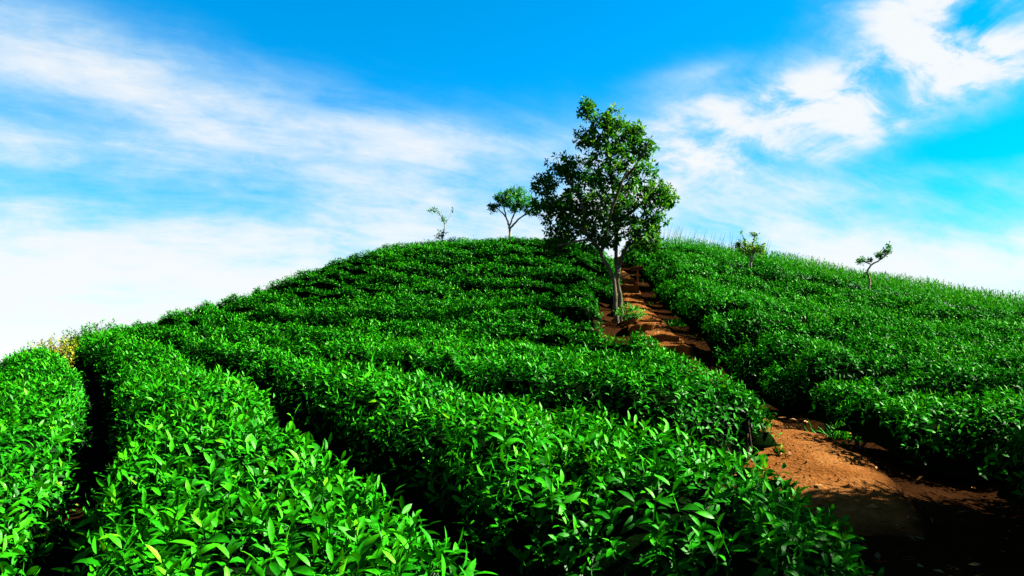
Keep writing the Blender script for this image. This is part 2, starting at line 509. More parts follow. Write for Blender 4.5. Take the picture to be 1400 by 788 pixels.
# ------------------------------------------------------------------ ground
def axis(lo, hi, step, far, grow=1.18):
    mid = list(np.arange(lo, hi + 1e-6, step))
    a, s = mid[-1], step
    up = []
    while a < far:
        s *= grow
        a += s
        up.append(a)
    b, s = mid[0], step
    dn = []
    while b > -far:
        s *= grow
        b -= s
        dn.append(b)
    return np.array(dn[::-1] + mid + up)


def grid_faces(nx, ny):
    i = np.arange(nx - 1)
    j = np.arange(ny - 1)
    I, J = np.meshgrid(i, j, indexing='ij')
    a = (I * ny + J).ravel()
    return np.stack([a, a + ny, a + ny + 1, a + 1], 1)


def quads_mesh(name, V, Q, mat, smooth=True, tint=None):
    return mesh_np(name, V, Q.ravel(), np.arange(len(Q)) * 4, np.full(len(Q), 4), mat, smooth, tint)


gx = axis(-11, 13, 0.14, 4000)
gy = axis(-3, 27, 0.14, 4000)
X, Y = np.meshgrid(gx, gy, indexing='ij')
Z = ground(X, Y) + 0.05 * (vnoise(X * 2.1, Y * 2.1, 3) - 0.5) + 0.03 * (vnoise(X * 6, Y * 6, 4) - 0.5)
o = put('ground', quads_mesh('ground', np.stack([X, Y, Z], -1).reshape(-1, 3), grid_faces(len(gx), len(gy)), M['soil']))
o['kind'] = 'structure'

# ------------------------------------------------------------------ path
ys = np.arange(4.35, 26.5, 0.09)
ts = np.linspace(-1, 1, 15)
YY, TT = np.meshgrid(ys, ts, indexing='ij')
wob = 0.10 * (vnoise(YY * 1.7, np.sign(TT) * 3.0 + 7, 9) - 0.5)
XX = path_x(YY) + TT * (path_half(YY) + wob)
YW = YY
ZZ = ground(XX, YW) + 0.045 * (1 - TT ** 2) ** 0.5 - 0.03 * (np.abs(TT) > 0.98) + 0.04 * (vnoise(XX * 4, YW * 4, 21) - 0.5) + 0.018 * (vnoise(XX * 13, YW * 13, 22) - 0.5) + 0.02 - 0.10 * np.clip((4.9 - YY) / 0.5, 0, 1)
path = put('dirt_path', quads_mesh('dirt_path', np.stack([XX, YW, ZZ], -1).reshape(-1, 3), grid_faces(len(ys), len(ts)), M['path'], True, np.maximum(np.abs(TT), np.clip((5.35 - YY) / 0.8, 0, 1)).ravel()))  # tint also darkens the lower end, painting the shade at the path foot
path['kind'] = 'structure'


def earth_step(y0, y1, i):
    """a trodden earth tread with a rough riser facing downhill"""
    xc = float(path_x((y0 + y1) / 2)) - 0.15
    hw = float(path_half((y0 + y1) / 2)) + 0.04
    top = g1(xc, y1) - 0.03
    u = np.linspace(-1, 1, 22)
    # section from the foot of the riser over the nose to the back of the tread
    sec = [(y0 + 0.10, -0.45), (y0 + 0.05, -0.14), (y0 + 0.015, -0.045), (y0 + 0.005, -0.012), (y0 + 0.03, 0.0)] + [(y0 + 0.03 + (y1 - y0 + 0.10) * q, 0.02 * q) for q in (0.2, 0.45, 0.7, 1.0)] + [(y1 + 0.2, -0.25)]
    A, S = np.meshgrid(u, np.arange(len(sec)), indexing='ij')
    sy = np.array([s[0] for s in sec])[S]
    sz = np.array([s[1] for s in sec])[S]
    bow = 0.16 * (vnoise(A * 1.8 + i * 5.3, A * 0 + 1.5, 31) - 0.5) + 0.06 * (vnoise(A * 6 + i * 2.3, A * 0 + 4.5, 32) - 0.5)
    px_ = xc + A * hw
    py_ = sy + bow + 0.12 * A * ((i % 3) - 1)
    pz_ = top + sz - 0.05 * np.abs(A) ** 3 + 0.035 * (vnoise(px_ * 6, py_ * 6 + sz * 9, 33) - 0.5) + 0.02 * (vnoise(px_ * 17, py_ * 17 + sz * 20, 34) - 0.5)
    V = np.stack([px_, py_, pz_], -1).reshape(-1, 3)
    c = np.array([xc, (y0 + y1) / 2, top])
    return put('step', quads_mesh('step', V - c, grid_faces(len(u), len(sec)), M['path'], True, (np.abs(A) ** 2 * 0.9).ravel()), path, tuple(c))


yy = 10.75
for i in range(11):
    d = [0.52, 0.56, 0.8, 0.5, 0.55, 0.85, 0.56, 0.6, 0.62, 0.66, 0.7][i]
    earth_step(yy, yy + d, i)
    yy += d


# ------------------------------------------------------------------ tea hedges
def cv(pts, v, by):
    """position of a furrow: interpolate along x or along y"""
    p = np.array(pts)
    if by == 'x':
        p = p[np.argsort(p[:, 0])]
        return np.interp(v, p[:, 0], p[:, 1])
    p = p[np.argsort(p[:, 1])]
    return np.interp(v, p[:, 1], p[:, 0])


def smooth_curve(pts, n=2):
    p = np.array(pts, float)
    for _ in range(n):
        q = [p[0]]
        for a, b in zip(p[:-1], p[1:]):
            q += [0.75 * a + 0.25 * b, 0.25 * a + 0.75 * b]
        q.append(p[-1])
        p = np.array(q)
    return p


CAM = np.array([0, 0, EYE])
PIT = R(7.12)


def in_view(P, mar=0.0):
    x = P[:, 0]
    y = P[:, 1]
    z = P[:, 2] - EYE
    f = y * math.cos(PIT) + z * math.sin(PIT)
    u = -y * math.sin(PIT) + z * math.cos(PIT)
    return (f > 0.3) & (np.abs(x) < (0.643 + mar) * f) & (np.abs(u) < (0.362 + mar) * f)


HN = [0]


def hedge(label, lo, hi, s0, s1, by='x', height=0.74, gap=0.30, end0=0.5, end1=0.5, singles=0, open_gap=0.22, tint=0.0, mat='tea'):
    """one clipped row between the furrows lo and hi, from s0 to s1 along x (or y)"""
    HN[0] += 1
    seed = HN[0] * 17
    ns = max(8, int(abs(s1 - s0) / 0.07))
    s = np.linspace(s0, s1, ns)
    a = cv(lo, s, by)
    b = cv(hi, s, by)
    nt = 26
    t = np.linspace(0, 1, nt)
    t = 0.5 - 0.5 * np.cos(np.pi * t) * (1 - 0.35 * np.sin(np.pi * t) ** 2)      # finer at the flanks
    slope_a = np.gradient((a + b) / 2, s)
    cosv = 1 / np.sqrt(1 + slope_a ** 2)
    ga = (gap * 0.5 + open_gap * (vnoise(s * 1.1, s * 0 + 0.3, seed) - 0.5) + 0.20 * (vnoise(s * 3.1, s * 0 + 5.3, seed) - 0.5)) / cosv
    gb = (gap * 0.5 + open_gap * (vnoise(s * 1.1, s * 0 + 9.3, seed) - 0.5) + 0.20 * (vnoise(s * 3.1, s * 0 + 2.3, seed) - 0.5)) / cosv
    a2 = a + np.maximum(ga, 0.02)
    b2 = np.maximum(b - np.maximum(gb, 0.02), a2 + 0.25)
    S, T = np.meshgrid(s, t, indexing='ij')
    C = a2[:, None] + (b2 - a2)[:, None] * T
    wid = ((b2 - a2) * cosv)[:, None]
    q = np.abs(2 * T - 1)
    # distance in from the flank, in metres
    din = (1 - q) * wid * 0.5
    prof = np.clip(din / 0.28, 0, 1)
    prof = (1 - (1 - prof) ** 2.6) ** 0.62
    ds = np.abs(S - s0) / cosv[:, None]
    de = np.abs(s1 - S) / cosv[:, None]
    e = np.ones_like(S)
    if end0 > 0:
        p0 = np.clip(ds / end0, 0, 1)
        e = np.minimum(e, (1 - (1 - p0) ** 2.6) ** 0.6)
    if end1 > 0:
        p1 = np.clip(de / end1, 0, 1)
        e = np.minimum(e, (1 - (1 - p1) ** 2.6) ** 0.6)
    Xh, Yh = (S, C) if by == 'x' else (C, S)
    lump = 0.12 * (vnoise(Xh * 1.25, Yh * 1.25, 51) - 0.5) + 0.10 * (vnoise(Xh * 2.9, Yh * 2.9, 52) - 0.5) + 0.05 * (vnoise(Xh * 6.5, Yh * 6.5, 53) - 0.5)
    # a row is a line of single bushes: shallow notches where two meet
    arc = np.r_[0, np.cumsum(np.hypot(np.diff(s), np.diff((a + b) / 2)))]
    notch = np.zeros(ns)
    pos_n = 0.4
    rn = random.Random(seed)
    while pos_n < arc[-1]:
        notch += rn.uniform(0.03, 0.22) * np.exp(-((arc - pos_n) / rn.uniform(0.05, 0.12)) ** 2)
        pos_n += rn.uniform(0.6, 1.15)
    e = e * (1 - np.minimum(notch, 0.4))[:, None]
    Hh = np.minimum(prof, e) * (height + lump + 0.05 * (1 - q ** 2))
    Gz = ground(Xh, Yh)
    Pg = np.stack([Xh, Yh, Gz + Hh], -1)
    mid = Pg[ns // 2, nt // 2]
    origin = np.array([mid[0], mid[1], Gz[ns // 2, nt // 2]])
    root = thing('tea_hedge', label, 'tea hedge', origin, 'clipped tea rows on the hillside')

    # cells -> normals, areas
    p00, p10, p01, p11 = Pg[:-1, :-1], Pg[1:, :-1], Pg[:-1, 1:], Pg[1:, 1:]
    cr = np.cross(p11 - p00, p01 - p10)
    if by == 'y':
        pass
    cr = np.where(cr[..., 2:3] < 0, -cr, cr)
    area = np.linalg.norm(cr, axis=-1) * 0.5
    nrm = norm(cr)
    cen = (p00 + p10 + p01 + p11) / 4
    dist = np.linalg.norm(cen - CAM, axis=-1)
    hc = (Hh[:-1, :-1] + Hh[1:, 1:]) / 2
    endw = ((e < prof) & (de < ds)).astype(float)[:-1, :-1] if by == 'x' and s0 < 0 else np.zeros_like(hc)

    # solid core for the old twigs, coloured near black as the hedge's inner shade
    vn = np.zeros_like(Pg)
    cnt = np.zeros(Pg.shape[:2])
    for di in (0, 1):
        for dj in (0, 1):
            vn[di:ns - 1 + di, dj:nt - 1 + dj] += nrm
    vn = norm(vn)
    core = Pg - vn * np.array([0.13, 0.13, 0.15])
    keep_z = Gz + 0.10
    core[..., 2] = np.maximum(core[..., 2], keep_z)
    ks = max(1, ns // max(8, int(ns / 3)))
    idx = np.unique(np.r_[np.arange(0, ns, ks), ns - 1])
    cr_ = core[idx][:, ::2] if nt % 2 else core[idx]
    put('twig_shade_core', quads_mesh('twig_shade_core', (cr_ - origin).reshape(-1, 3), grid_faces(cr_.shape[0], cr_.shape[1]), M['twig_shade']), root)

    parts = []
    singles_l = []
    for lod, d0, d1, dens, m, sc in ((0, 0, 4.6, 175, 6, 1.02), (1, 4.6, 7.5, 200, 5, 0.92), (1, 7.5, 11, 225, 5, 0.82), (2, 11, 16, 270, 4, 0.78), (2, 16, 99, 240, 4, 0.86)):
        sel = (dist >= d0) & (dist < d1) & (hc > 0.10)
        if not sel.any():
            continue
        # rows are plucked flat: leaves crowd the top, the flanks are mostly bare twigs
        up = np.clip((hc[sel] / height - 0.40) / 0.36, 0, 1)
        up = np.maximum(up, 0.75 * (endw[sel] > 0.5))
        w = area[sel] * dens * (0.10 + 0.90 * up)
        n = rng.poisson(w)
        ids = np.repeat(np.arange(len(n)), n)
        if len(ids) == 0:
            continue
        c00, c10, c01, c11 = p00[sel][ids], p10[sel][ids], p01[sel][ids], p11[sel][ids]
        fu = rng.random((len(ids), 1))
        fv = rng.random((len(ids), 1))
        B = (c00 * (1 - fu) + c10 * fu) * (1 - fv) + (c01 * (1 - fu) + c11 * fu) * fv
        nn = nrm[sel][ids]
        k_ = len(ids)
        A = norm(nn * 0.75 + np.array([0, 0, 0.55]) + rng.normal(0, 0.24, (k_, 3)))
        stem = rng.uniform(0.05, 0.13, k_) * (1.0 if lod == 0 else 0.72 if d0 < 7 else 0.55)
        tall = rng.random(k_) < (0.03 if lod == 0 else 0.012)
        stem[tall] *= rng.uniform(1.4, 2.3, tall.sum())
        B = B - nn * rng.uniform(0.03, 0.10 if lod == 0 else 0.07, k_)[:, None]
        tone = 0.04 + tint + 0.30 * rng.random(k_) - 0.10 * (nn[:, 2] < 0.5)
        lv = shoots(B, A, stem, m, 0.092 * sc, 0.062 * sc, 0.0, curl=(1.2, 0.5))
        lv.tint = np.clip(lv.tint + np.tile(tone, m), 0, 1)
        lv.tint[rng.random(len(lv)) < 0.004] = 0.95
        # bud and stalk for the nearest
        if lod == 0 and singles:
            singles_l.append((lv, m))
        parts.append([lv, lod])
        if lod == 0:
            st = Leaves(P=B, D=A, N=frame_of(A)[0], L=stem * 1.05, W=np.full(k_, 0.0035), curl=np.zeros(k_), tint=np.full(k_, 0.55))
            parts.append([st, 1])
        # older leaves lower in the canopy, hanging; tint darkened further to paint inner shade
        k2 = int(k_ * (0.5 if lod < 2 else 0.4))
        pick = rng.integers(0, k_, k2)
        B2 = B[pick] - nn[pick] * rng.uniform(0.0, 0.07, k2)[:, None] + rng.normal(0, 0.03, (k2, 3))
        D2 = norm(rng.normal(0, 1, (k2, 3)) * np.array([1, 1, 0.45]) + nn[pick] * 0.35)
        N2 = norm(np.array([0, 0, 1.0]) + rng.normal(0, 0.35, (k2, 3)))
        N2 = norm(N2 - D2 * (N2 * D2).sum(1, keepdims=True))
        L2 = rng.uniform(0.07, 0.11, k2) * sc
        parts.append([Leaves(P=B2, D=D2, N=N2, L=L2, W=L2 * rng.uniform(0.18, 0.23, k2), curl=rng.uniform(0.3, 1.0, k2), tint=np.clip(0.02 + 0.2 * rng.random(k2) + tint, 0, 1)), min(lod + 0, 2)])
    # the leaves that show largest become parts of their own
    if singles:
        big = [i for i, (lv, lod) in enumerate(parts) if lod < 2 and len(lv) and lv.L.mean() > 0.05 and lv.W.mean() > 0.006]
        allsz = []
        for i in big:
            lv = parts[i][0]
            tipz = lv.P[:, 2]
            sz = lv.L / np.linalg.norm(lv.P - CAM, axis=1)
            sz = np.where(in_view(lv.P) & (lv.tint > 0.18), sz, 0)
            allsz.append(sz)
        flat = np.concatenate(allsz)
        nsel = min(singles, int((flat > 0.0085).sum()))
        if nsel > 0:
            thr = np.sort(flat)[-nsel]
            for i, sz in zip(big, allsz):
                mk = sz >= max(thr, 1e-6)
                leaf_objects(parts[i][0].pick(mk), root, origin, mat)
                parts[i][0] = parts[i][0].pick(~mk)
    for p in parts:
        p[0].P = p[0].P - origin
    f = put('foliage', leaves_mesh('foliage', parts, M[mat]), root)
    f['kind'] = 'stuff'

    # woody stems, for rows near enough to show them
    if dist.min() < 10:
        tb = Tubes()
        nst = int(abs(s1 - s0) / np.median(cosv) / 0.33)
        for _ in range(nst):
            i = random.randrange(2, ns - 2)
            j = random.randrange(6, nt - 6)
            top = core[i, j]
            hgt = Hh[i, j]
            if hgt < 0.3:
                continue
            foot = np.array([Xh[i, j] + random.gauss(0, 0.06), Yh[i, j] + random.gauss(0, 0.06), Gz[i, j] - 0.03])
            foot[:2] = foot[:2] * 0.8 + Pg[i, nt // 2][:2] * 0.2
            for _b in range(3):
                i2 = min(ns - 2, max(1, i + random.randint(-4, 4)))
                j2 = min(nt - 2, max(1, j + random.randint(-5, 5)))
                tp = core[i2, j2] + np.array([0, 0, -0.03])
                m1 = foot * 0.6 + tp * 0.4 + np.array([random.gauss(0, .03), random.gauss(0, .03), 0])
                tb.add([foot - origin, m1 - origin, tp - origin], [0.016, 0.011, 0.006], 5)
        if tb.v:
            w_ = put('woody_stems', tb.mesh('woody_stems', M['stem']), root)
            w_['kind'] = 'stuff'
    return root


F_A00 = smooth_curve([(-4.1, 0.8), (-4.3, 2.0), (-4.8, 3.2), (-5.3, 4.4), (-6.0, 5.9), (-6.7, 7.6), (-7.6, 9.2), (-8.8, 11)])
F_A0 = smooth_curve([(-2.5, 0.8), (-2.75, 2.0), (-3.2, 3.1), (-3.75, 4.3), (-4.4, 5.7), (-5.15, 7.5), (-6.0, 9.1), (-7.2, 10.8), (-8.0, 12)])
F_A = smooth_curve([(-0.85, 0.8), (-1.3, 2.0), (-1.75, 3.1), (-2.25, 4.3), (-2.8, 5.4), (-3.75, 7.3), (-4.95, 9.2), (-5.9, 10.4), (-7.0, 12.0)])
F_B1 = smooth_curve([(0.45, 0.8), (0.25, 1.7), (0.0, 2.45), (-0.35, 3.2), (-1.0, 4.55), (-1.3, 5.1), (-1.62, 5.9), (-2.5, 7.4), (-3.65, 8.95), (-5.1, 10.75), (-6.4, 12.1)])
F_B2 = smooth_curve([(-8.4, 14.2), (-6.6, 12.3), (-5.2, 10.9), (-3.7, 9.1), (-2.6, 7.65), (-1.6, 6.1), (-1.2, 5.3), (-0.65, 4.5), (-0.38, 3.75), (-0.08, 3.2), (0.27, 2.95), (0.65, 2.8), (1.21, 2.68), (1.8, 2.7)])
F_C1 = smooth_curve([(-8.4, 15.2), (-7.0, 13.5), (-5.5, 11.9), (-3.9, 10.1), (-3.0, 9.25), (-2.25, 8.5), (-1.3, 7.5), (-0.33, 6.3), (0.2, 5.7), (0.63, 5.0), (0.9, 4.5), (1.2, 4.05), (1.6, 3.65), (2.1, 3.4)])
F_C = smooth_curve([(-8.4, 15.2), (-7.0, 13.5), (-5.5, 11.9), (-3.9, 10.1), (-3.0, 9.25), (-2.25, 8.5), (-1.3, 7.5), (-0.33, 6.4), (0.2, 5.95), (0.63, 5.5), (0.9, 5.3), (1.2, 5.25), (1.6, 5.55), (2.1, 6.0)])
F_D = smooth_curve([(-8.4, 17.0), (-7.0, 15.0), (-5.5, 13.3), (-3.5, 11.5), (-1.93, 10.6), (-1.0, 10.2), (0.0, 9.7), (0.74, 8.8), (1.2, 7.9), (1.5, 7.4), (1.75, 7.1), (2.1, 6.8)])
F_E = smooth_curve([(-8.4, 18.6), (-6.5, 15.9), (-4.6, 13.7), (-3.0, 12.5), (-1.36, 12.1), (0.17, 11.6), (0.76, 11.05), (1.58, 10.2), (2.1, 9.6)])
xs_ = np.linspace(-8.4, 2.1, 60)
F_C2 = np.c_[xs_, 0.5 * cv(F_C, xs_, 'x') + 0.5 * cv(F_D, xs_, 'x')]
F_D2 = np.c_[xs_, 0.5 * cv(F_D, xs_, 'x') + 0.5 * cv(F_E, xs_, 'x')]

HT = 0.52
hedge('broad blunt-ended tea hedge with the largest bright leaves, between two deep furrows', F_A, F_B1, 1.35, 5.05, 'y', height=HT, singles=300, end0=0.3, end1=0.34, gap=0.12, open_gap=0.12)
hedge('tea hedge continuing the broad blunt-ended one up towards the yellowing shrub', F_A, F_B1, 4.97, 11.0, 'y', height=HT, singles=300, end0=0.30, gap=0.16, open_gap=0.16)
hedge('tea hedge running down the slope from the foot of the yellowing shrub', F_A0, F_A, 1.3, 11.0, 'y', height=HT - 0.04, singles=300, gap=0.06, open_gap=0.12)
hedge('outermost tea hedge on the falling edge of the hill', F_A00, F_A0, 1.6, 10.0, 'y', height=HT - 0.12, singles=300, gap=0.30)
hedge('long tea hedge ending in loose shoots over the shaded foot of the path', F_B2, F_C1, -8.0, 1.46, 'x', height=HT, singles=300, end1=0.35, gap=0.18)
hedge('tea hedge whose rounded end and bare stems hang over the sunlit path patch', F_C, F_C2, -8.0, 2.02, 'x', height=HT, singles=300, gap=0.34, end1=0.5)
hedge('tea hedge uphill of and touching the one that overhangs the sunlit path patch', F_C2, F_D, -8.0, 1.75, 'x', height=HT, singles=300, gap=0.28, end1=0.5)
hedge('tea hedge with a rounded end by the path, second row downhill of the tall tree', F_D, F_D2, -8.0, 2.28, 'x', height=HT, singles=300, gap=0.42, end1=0.5)
hedge('tea hedge just downhill of the tall tree, ending at the lowest earth steps', F_D2, F_E, -8.0, 2.0, 'x', height=HT, singles=300, gap=0.34, end1=0.5)
ORD = ['first', 'second', 'third', 'fourth', 'fifth', 'sixth', 'seventh', 'eighth', 'ninth', 'tenth', 'eleventh', 'twelfth', 'thirteenth', 'fourteenth', 'fifteenth', 'sixteenth']
for k in range(16):
    lo = np.c_[xs_, cv(F_E, xs_, 'x') + 0.87 * k]
    hi = np.c_[xs_, cv(F_E, xs_, 'x') + 0.87 * (k + 1)]
    yr = float(cv(lo, np.array([1.6]), 'x')[0]) + 0.6
    xe = (1.30, 1.34, 1.42, 1.46, 1.5)[k] if k < 5 else ( float(path_x(yr) - path_half(yr)) - 0.05)
    hedge('tea row on the tall tree side of the path, %s above the lowest step' % ORD[k], lo, hi, -8.2, xe, 'x', gap=0.38, height=0.48, open_gap=0.36)

# the other side of the path
R0_L = smooth_curve([(2.50, 0.0), (2.50, 2.0), (2.58, 3.4), (2.85, 4.4), (3.05, 5.2), (3.2, 6)])
R0_R = smooth_curve([(5.4, 0.0), (5.4, 3.0), (5.4, 6.0)])
hedge('tea hedge whose deep shade covers the foot of the path', R0_L, R0_R, 0.6, 5.55, 'y', singles=300, height=0.56, gap=0.1, open_gap=0.08, end1=0.35)
WEED_EDGE = np.array([(3.0, 20.6), (5.5, 18.9), (7.8, 16.9), (9.4, 14.9), (11.0, 12.5), (12.5, 10.0)])
xr_ = np.linspace(2.3, 14, 60)
RY = [5.8, 7.2, 8.3, 9.4, 10.5, 11.5, 12.5, 13.5, 14.5, 15.5, 16.5, 17.5, 18.5, 19.5, 20.5]


def r_line(i):
    if i == 0:
        return np.c_[xr_, 5.72 + 0.06 * (xr_ - 2.6) * np.clip(1.6 - 0.25 * (xr_ - 2.6), 0, 1)]
    y0 = RY[i]
    return np.c_[xr_, y0 - 0.10 * (xr_ - 3.0) + 0.25 * (vnoise(xr_ * 0.35, xr_ * 0 + i * 3.1, 77) - 0.5)]


for i in range(len(RY) - 1):
    ym = 0.5 * (RY[i] + RY[i + 1])
    x0 = float(path_x(ym) + path_half(ym)) + (-0.02 if i == 0 else 0.04 if i == 1 else 0.10 if 10 < ym < 16.5 else 0.03)
    x1 = min(0.66 * ym + 1.8, float(np.interp(ym, WEED_EDGE[::-1, 1], WEED_EDGE[::-1, 0])) - 0.1)
    if x1 - x0 < 0.8:
        continue
    hedge('tea row across the path from the tall tree, %s above the sunlit patch' % ORD[i], r_line(i), r_line(i + 1), x0, x1, 'x', gap=0.26, height=0.50,
          singles=300 if i < 3 else 0, open_gap=0.32, end0=0.5)

# ------------------------------------------------------------------ trees and shrubs
def make_tree(name, label, base, scale, limbs, blobs, n_twigs, leaf_m, leaf_l, matname, barkname, sink=0.0, depth=0.75, singles=0, lod=1, tw_r=0.006, tone=0.25, rnd=1, group=None, sides=8):
    """limbs: list of (points (a, h[, depth]), radius0, radius1) in outline units / scale metres; blobs: (a, h, ra, rh, weight)"""
    rs = random.Random(rnd)
    global rng
    bx, by_, bz = base
    root = thing(name, label, 'tree', (bx, by_, bz - sink), group)
    nodes = []

    def loc(p, dj=0.0):
        return np.array([p[0] / scale, (p[2] / scale if len(p) > 2 else dj), p[1] / scale + sink])
    first = True
    for pts, r0, r1 in limbs:
        P = np.array([loc(p) for p in pts])
        if first:
            P = np.r_[[P[0] * np.array([1, 1, 0]) + np.array([0, 0, -0.08])], P] if sink > 0 else np.r_[[P[0] + np.array([0, 0, -0.12])], P]
        P = smooth_curve(P, 2)
        n = len(P)
        wob = np.array([[rs.gauss(0, 1), rs.gauss(0, 1), 0] for _ in range(n)]) * min(0.012, r0 * 0.18)
        P = P + wob
        rad = np.linspace(r0, r1, n) * np.array([1 + rs.gauss(0, 0.05) for _ in range(n)])
        if first:
            rad[0] *= 1.5
            rad[1:3] *= 1.18
        tb = Tubes()
        tb.add(P, rad, sides)
        put('trunk' if first else 'branch', tb.mesh('trunk' if first else 'branch', M[barkname]), root)
        for i in range(n):
            nodes.append((P[i], rad[i]))
        first = False
    # twig ends spread through the blobs
    w = np.array([b[4] for b in blobs])
    w = w / w.sum()
    ends = []
    for _ in range(n_twigs):
        b = blobs[rng.choice(len(blobs), p=w)]
        v = rng.normal(0, 1, 3)
        v /= np.linalg.norm(v)
        rr = rng.random() ** 0.45
        yd = b[5] if len(b) > 5 else 0.0
        ends.append(np.array([b[0] + v[0] * b[2] * rr, (yd + v[1] * (b[2] + b[3]) * 0.5 * depth * 1.4 * rr), b[1] + v[2] * b[3] * rr]) / scale + np.array([0, 0, sink]))
    ends = np.array(ends)
    npos = np.array([p for p, r in nodes])
    order = np.argsort([np.min(np.linalg.norm(npos - e, axis=1)) for e in ends])
    tb = Tubes()
    Bs, As = [], []
    for idx in order:
        e = ends[idx]
        d = np.linalg.norm(npos - e, axis=1) + 0.5 * np.maximum(0, npos[:, 2] - e[2])
        j = int(np.argmin(d))
        p = npos[j]
        ln = np.linalg.norm(e - p)
        mid = p * 0.5 + e * 0.5 + np.array([rs.gauss(0, .1), rs.gauss(0, .1), 0.08 + rs.gauss(0, .04)]) * ln
        r = min(nodes[j][1] * 0.7, tw_r * (1 + 1.5 * ln))
        tb.add([p, mid, e], [r, r * 0.75, r * 0.4], 4)
        nodes.append((mid, r * 0.75))
        npos = np.r_[npos, [mid, e]]
        nodes.append((e, r * 0.4))
        a = (e - mid)
        a /= np.linalg.norm(a) + 1e-9
        Bs.append(e - a * leaf_l * 0.5)
        As.append(a)
    tw = put('twigs', tb.mesh('twigs', M[barkname]), root)
    tw['kind'] = 'stuff'
    Bs = np.array(Bs)
    As = norm(np.array(As) + np.array([0, 0, 0.45]) + rng.normal(0, 0.25, (len(As), 3)))
    lv = shoots(Bs, As, np.full(len(Bs), leaf_l * 1.0), leaf_m, leaf_l * 1.1, leaf_l * 0.75, 0.0, (100, 30), (0.8, 0.3), (0.23, 0.21))
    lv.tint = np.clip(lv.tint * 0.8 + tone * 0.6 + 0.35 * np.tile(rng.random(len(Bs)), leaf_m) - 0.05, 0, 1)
    org = np.array([bx, by_, bz - sink])
    if singles:
        wp = lv.P + org
        sz = lv.L * np.clip(np.linalg.norm(np.cross(lv.D, norm(wp - CAM)), axis=1), 0, 1) / np.linalg.norm(wp - CAM, axis=1) + 0.002 * (lv.P[:, 1] < 0)
        mk = np.zeros(len(lv), bool)
        mk[np.argsort(sz)[-singles:]] = True
        leaf_objects(lv.pick(mk), root, np.zeros(3), matname)
        lv = lv.pick(~mk)
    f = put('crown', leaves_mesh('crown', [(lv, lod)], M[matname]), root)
    f['kind'] = 'stuff'
    return root


# the tall tree beside the steps: outline units are 84 to the metre
TX, TY = 1.73, 12.96
make_tree('leafy_tree', 'tall leafy tree with a twin pale trunk beside the earth steps', (TX, TY, g1(TX, TY)), 82.0,
          [([(-2, 0, 0), (-3, 25, -2), (-5, 62, -2), (-22, 94, -6), (-44, 122, -10), (-72, 152, -8), (-98, 176, 5)], 0.048, 0.014),
           ([(4, -2, 3), (5, 25, 4), (0, 60, 3), (-1, 97, 4), (3, 142, 8), (-5, 192, 2), (-8, 242, 0), (-16, 284, 0)], 0.044, 0.012),
           ([(1, 62, 2), (8, 97, 10), (27, 124, 18), (50, 147, 22), (74, 163, 15)], 0.034, 0.010),
           ([(-42, 120, -10), (-48, 165, -18), (-72, 200, -14), (-78, 216, -10)], 0.032, 0.010),
           ([(-4, 182, 2), (24, 210, -10), (40, 236, -14), (45, 250, -12)], 0.030, 0.009),
           ([(3, 140, 8), (34, 160, -16), (58, 178, -24)], 0.030, 0.009),
           ([(-20, 92, -6), (-34, 108, -30), (-58, 104, -40), (-82, 98, -36)], 0.026, 0.009),
           ([(-8, 240, 0), (-28, 272, 5), (-42, 298, 3), (-44, 306, 2)], 0.018, 0.007),
           ([(-2, 100, 4), (6, 140, 40), (2, 180, 62), (-12, 210, 70)], 0.036, 0.010),
           ([(-22, 96, -6), (-14, 135, -42), (-6, 165, -66), (6, 190, -72)], 0.034, 0.010),
           ([(8, 98, 10), (24, 112, 0), (38, 116, -12), (46, 108, -20)], 0.022, 0.008)],
          [(-40, 296, 13, 14, 5), (-12, 277, 27, 20, 14), (22, 262, 20, 18, 9), (-42, 252, 18, 16, 8), (0, 238, 40, 26, 22), (40, 236, 15, 15, 7), (-72, 210, 26, 20, 12), (-98, 188, 18, 16, 8),
           (-28, 200, 42, 30, 26), (24, 200, 34, 26, 18), (-92, 158, 24, 22, 13), (-55, 156, 38, 32, 26), (6, 158, 44, 32, 28), (54, 172, 26, 20, 13), (74, 166, 11, 10, 4),
           (-74, 122, 28, 22, 15), (-82, 100, 22, 14, 8), (-26, 120, 36, 24, 18), (22, 118, 34, 24, 16), (50, 138, 20, 18, 8), (46, 108, 14, 11, 5)],
          1600, 9, 0.090, 'tree', 'bark', singles=300, depth=0.9, lod=1, tone=0.42, rnd=3, sides=10)

cx_, cy_ = -0.06, 22.6
make_tree('small_round_tree', 'small round-headed tree with a forked pale trunk on the crest', (cx_, cy_, g1(cx_, cy_) + 0.56), 48.2,
          [([(0, -6), (0, 8), (-2, 14), (-6, 30), (-10, 46)], 0.046, 0.014), ([(0, 10), (8, 20), (18, 28), (28, 36)], 0.034, 0.011), ([(-1, 14), (6, 30), (10, 46), (14, 56)], 0.028, 0.010),
           ([(-5, 26), (-14, 36), (-22, 42)], 0.026, 0.01), ([(12, 24), (22, 30), (34, 34)], 0.022, 0.01)],
          [(5, 52, 26, 16, 30), (-10, 52, 16, 14, 12), (26, 46, 15, 12, 12), (12, 40, 18, 10, 12), (-24, 38, 8, 7, 5), (38, 42, 8, 7, 5), (30, 34, 12, 6, 5), (8, 62, 16, 8, 9)],
          420, 8, 0.082, 'fresh', 'pale_bark', sink=0.56, tone=0.3, rnd=5, sides=7)
cx_, cy_ = -2.02, 22.6
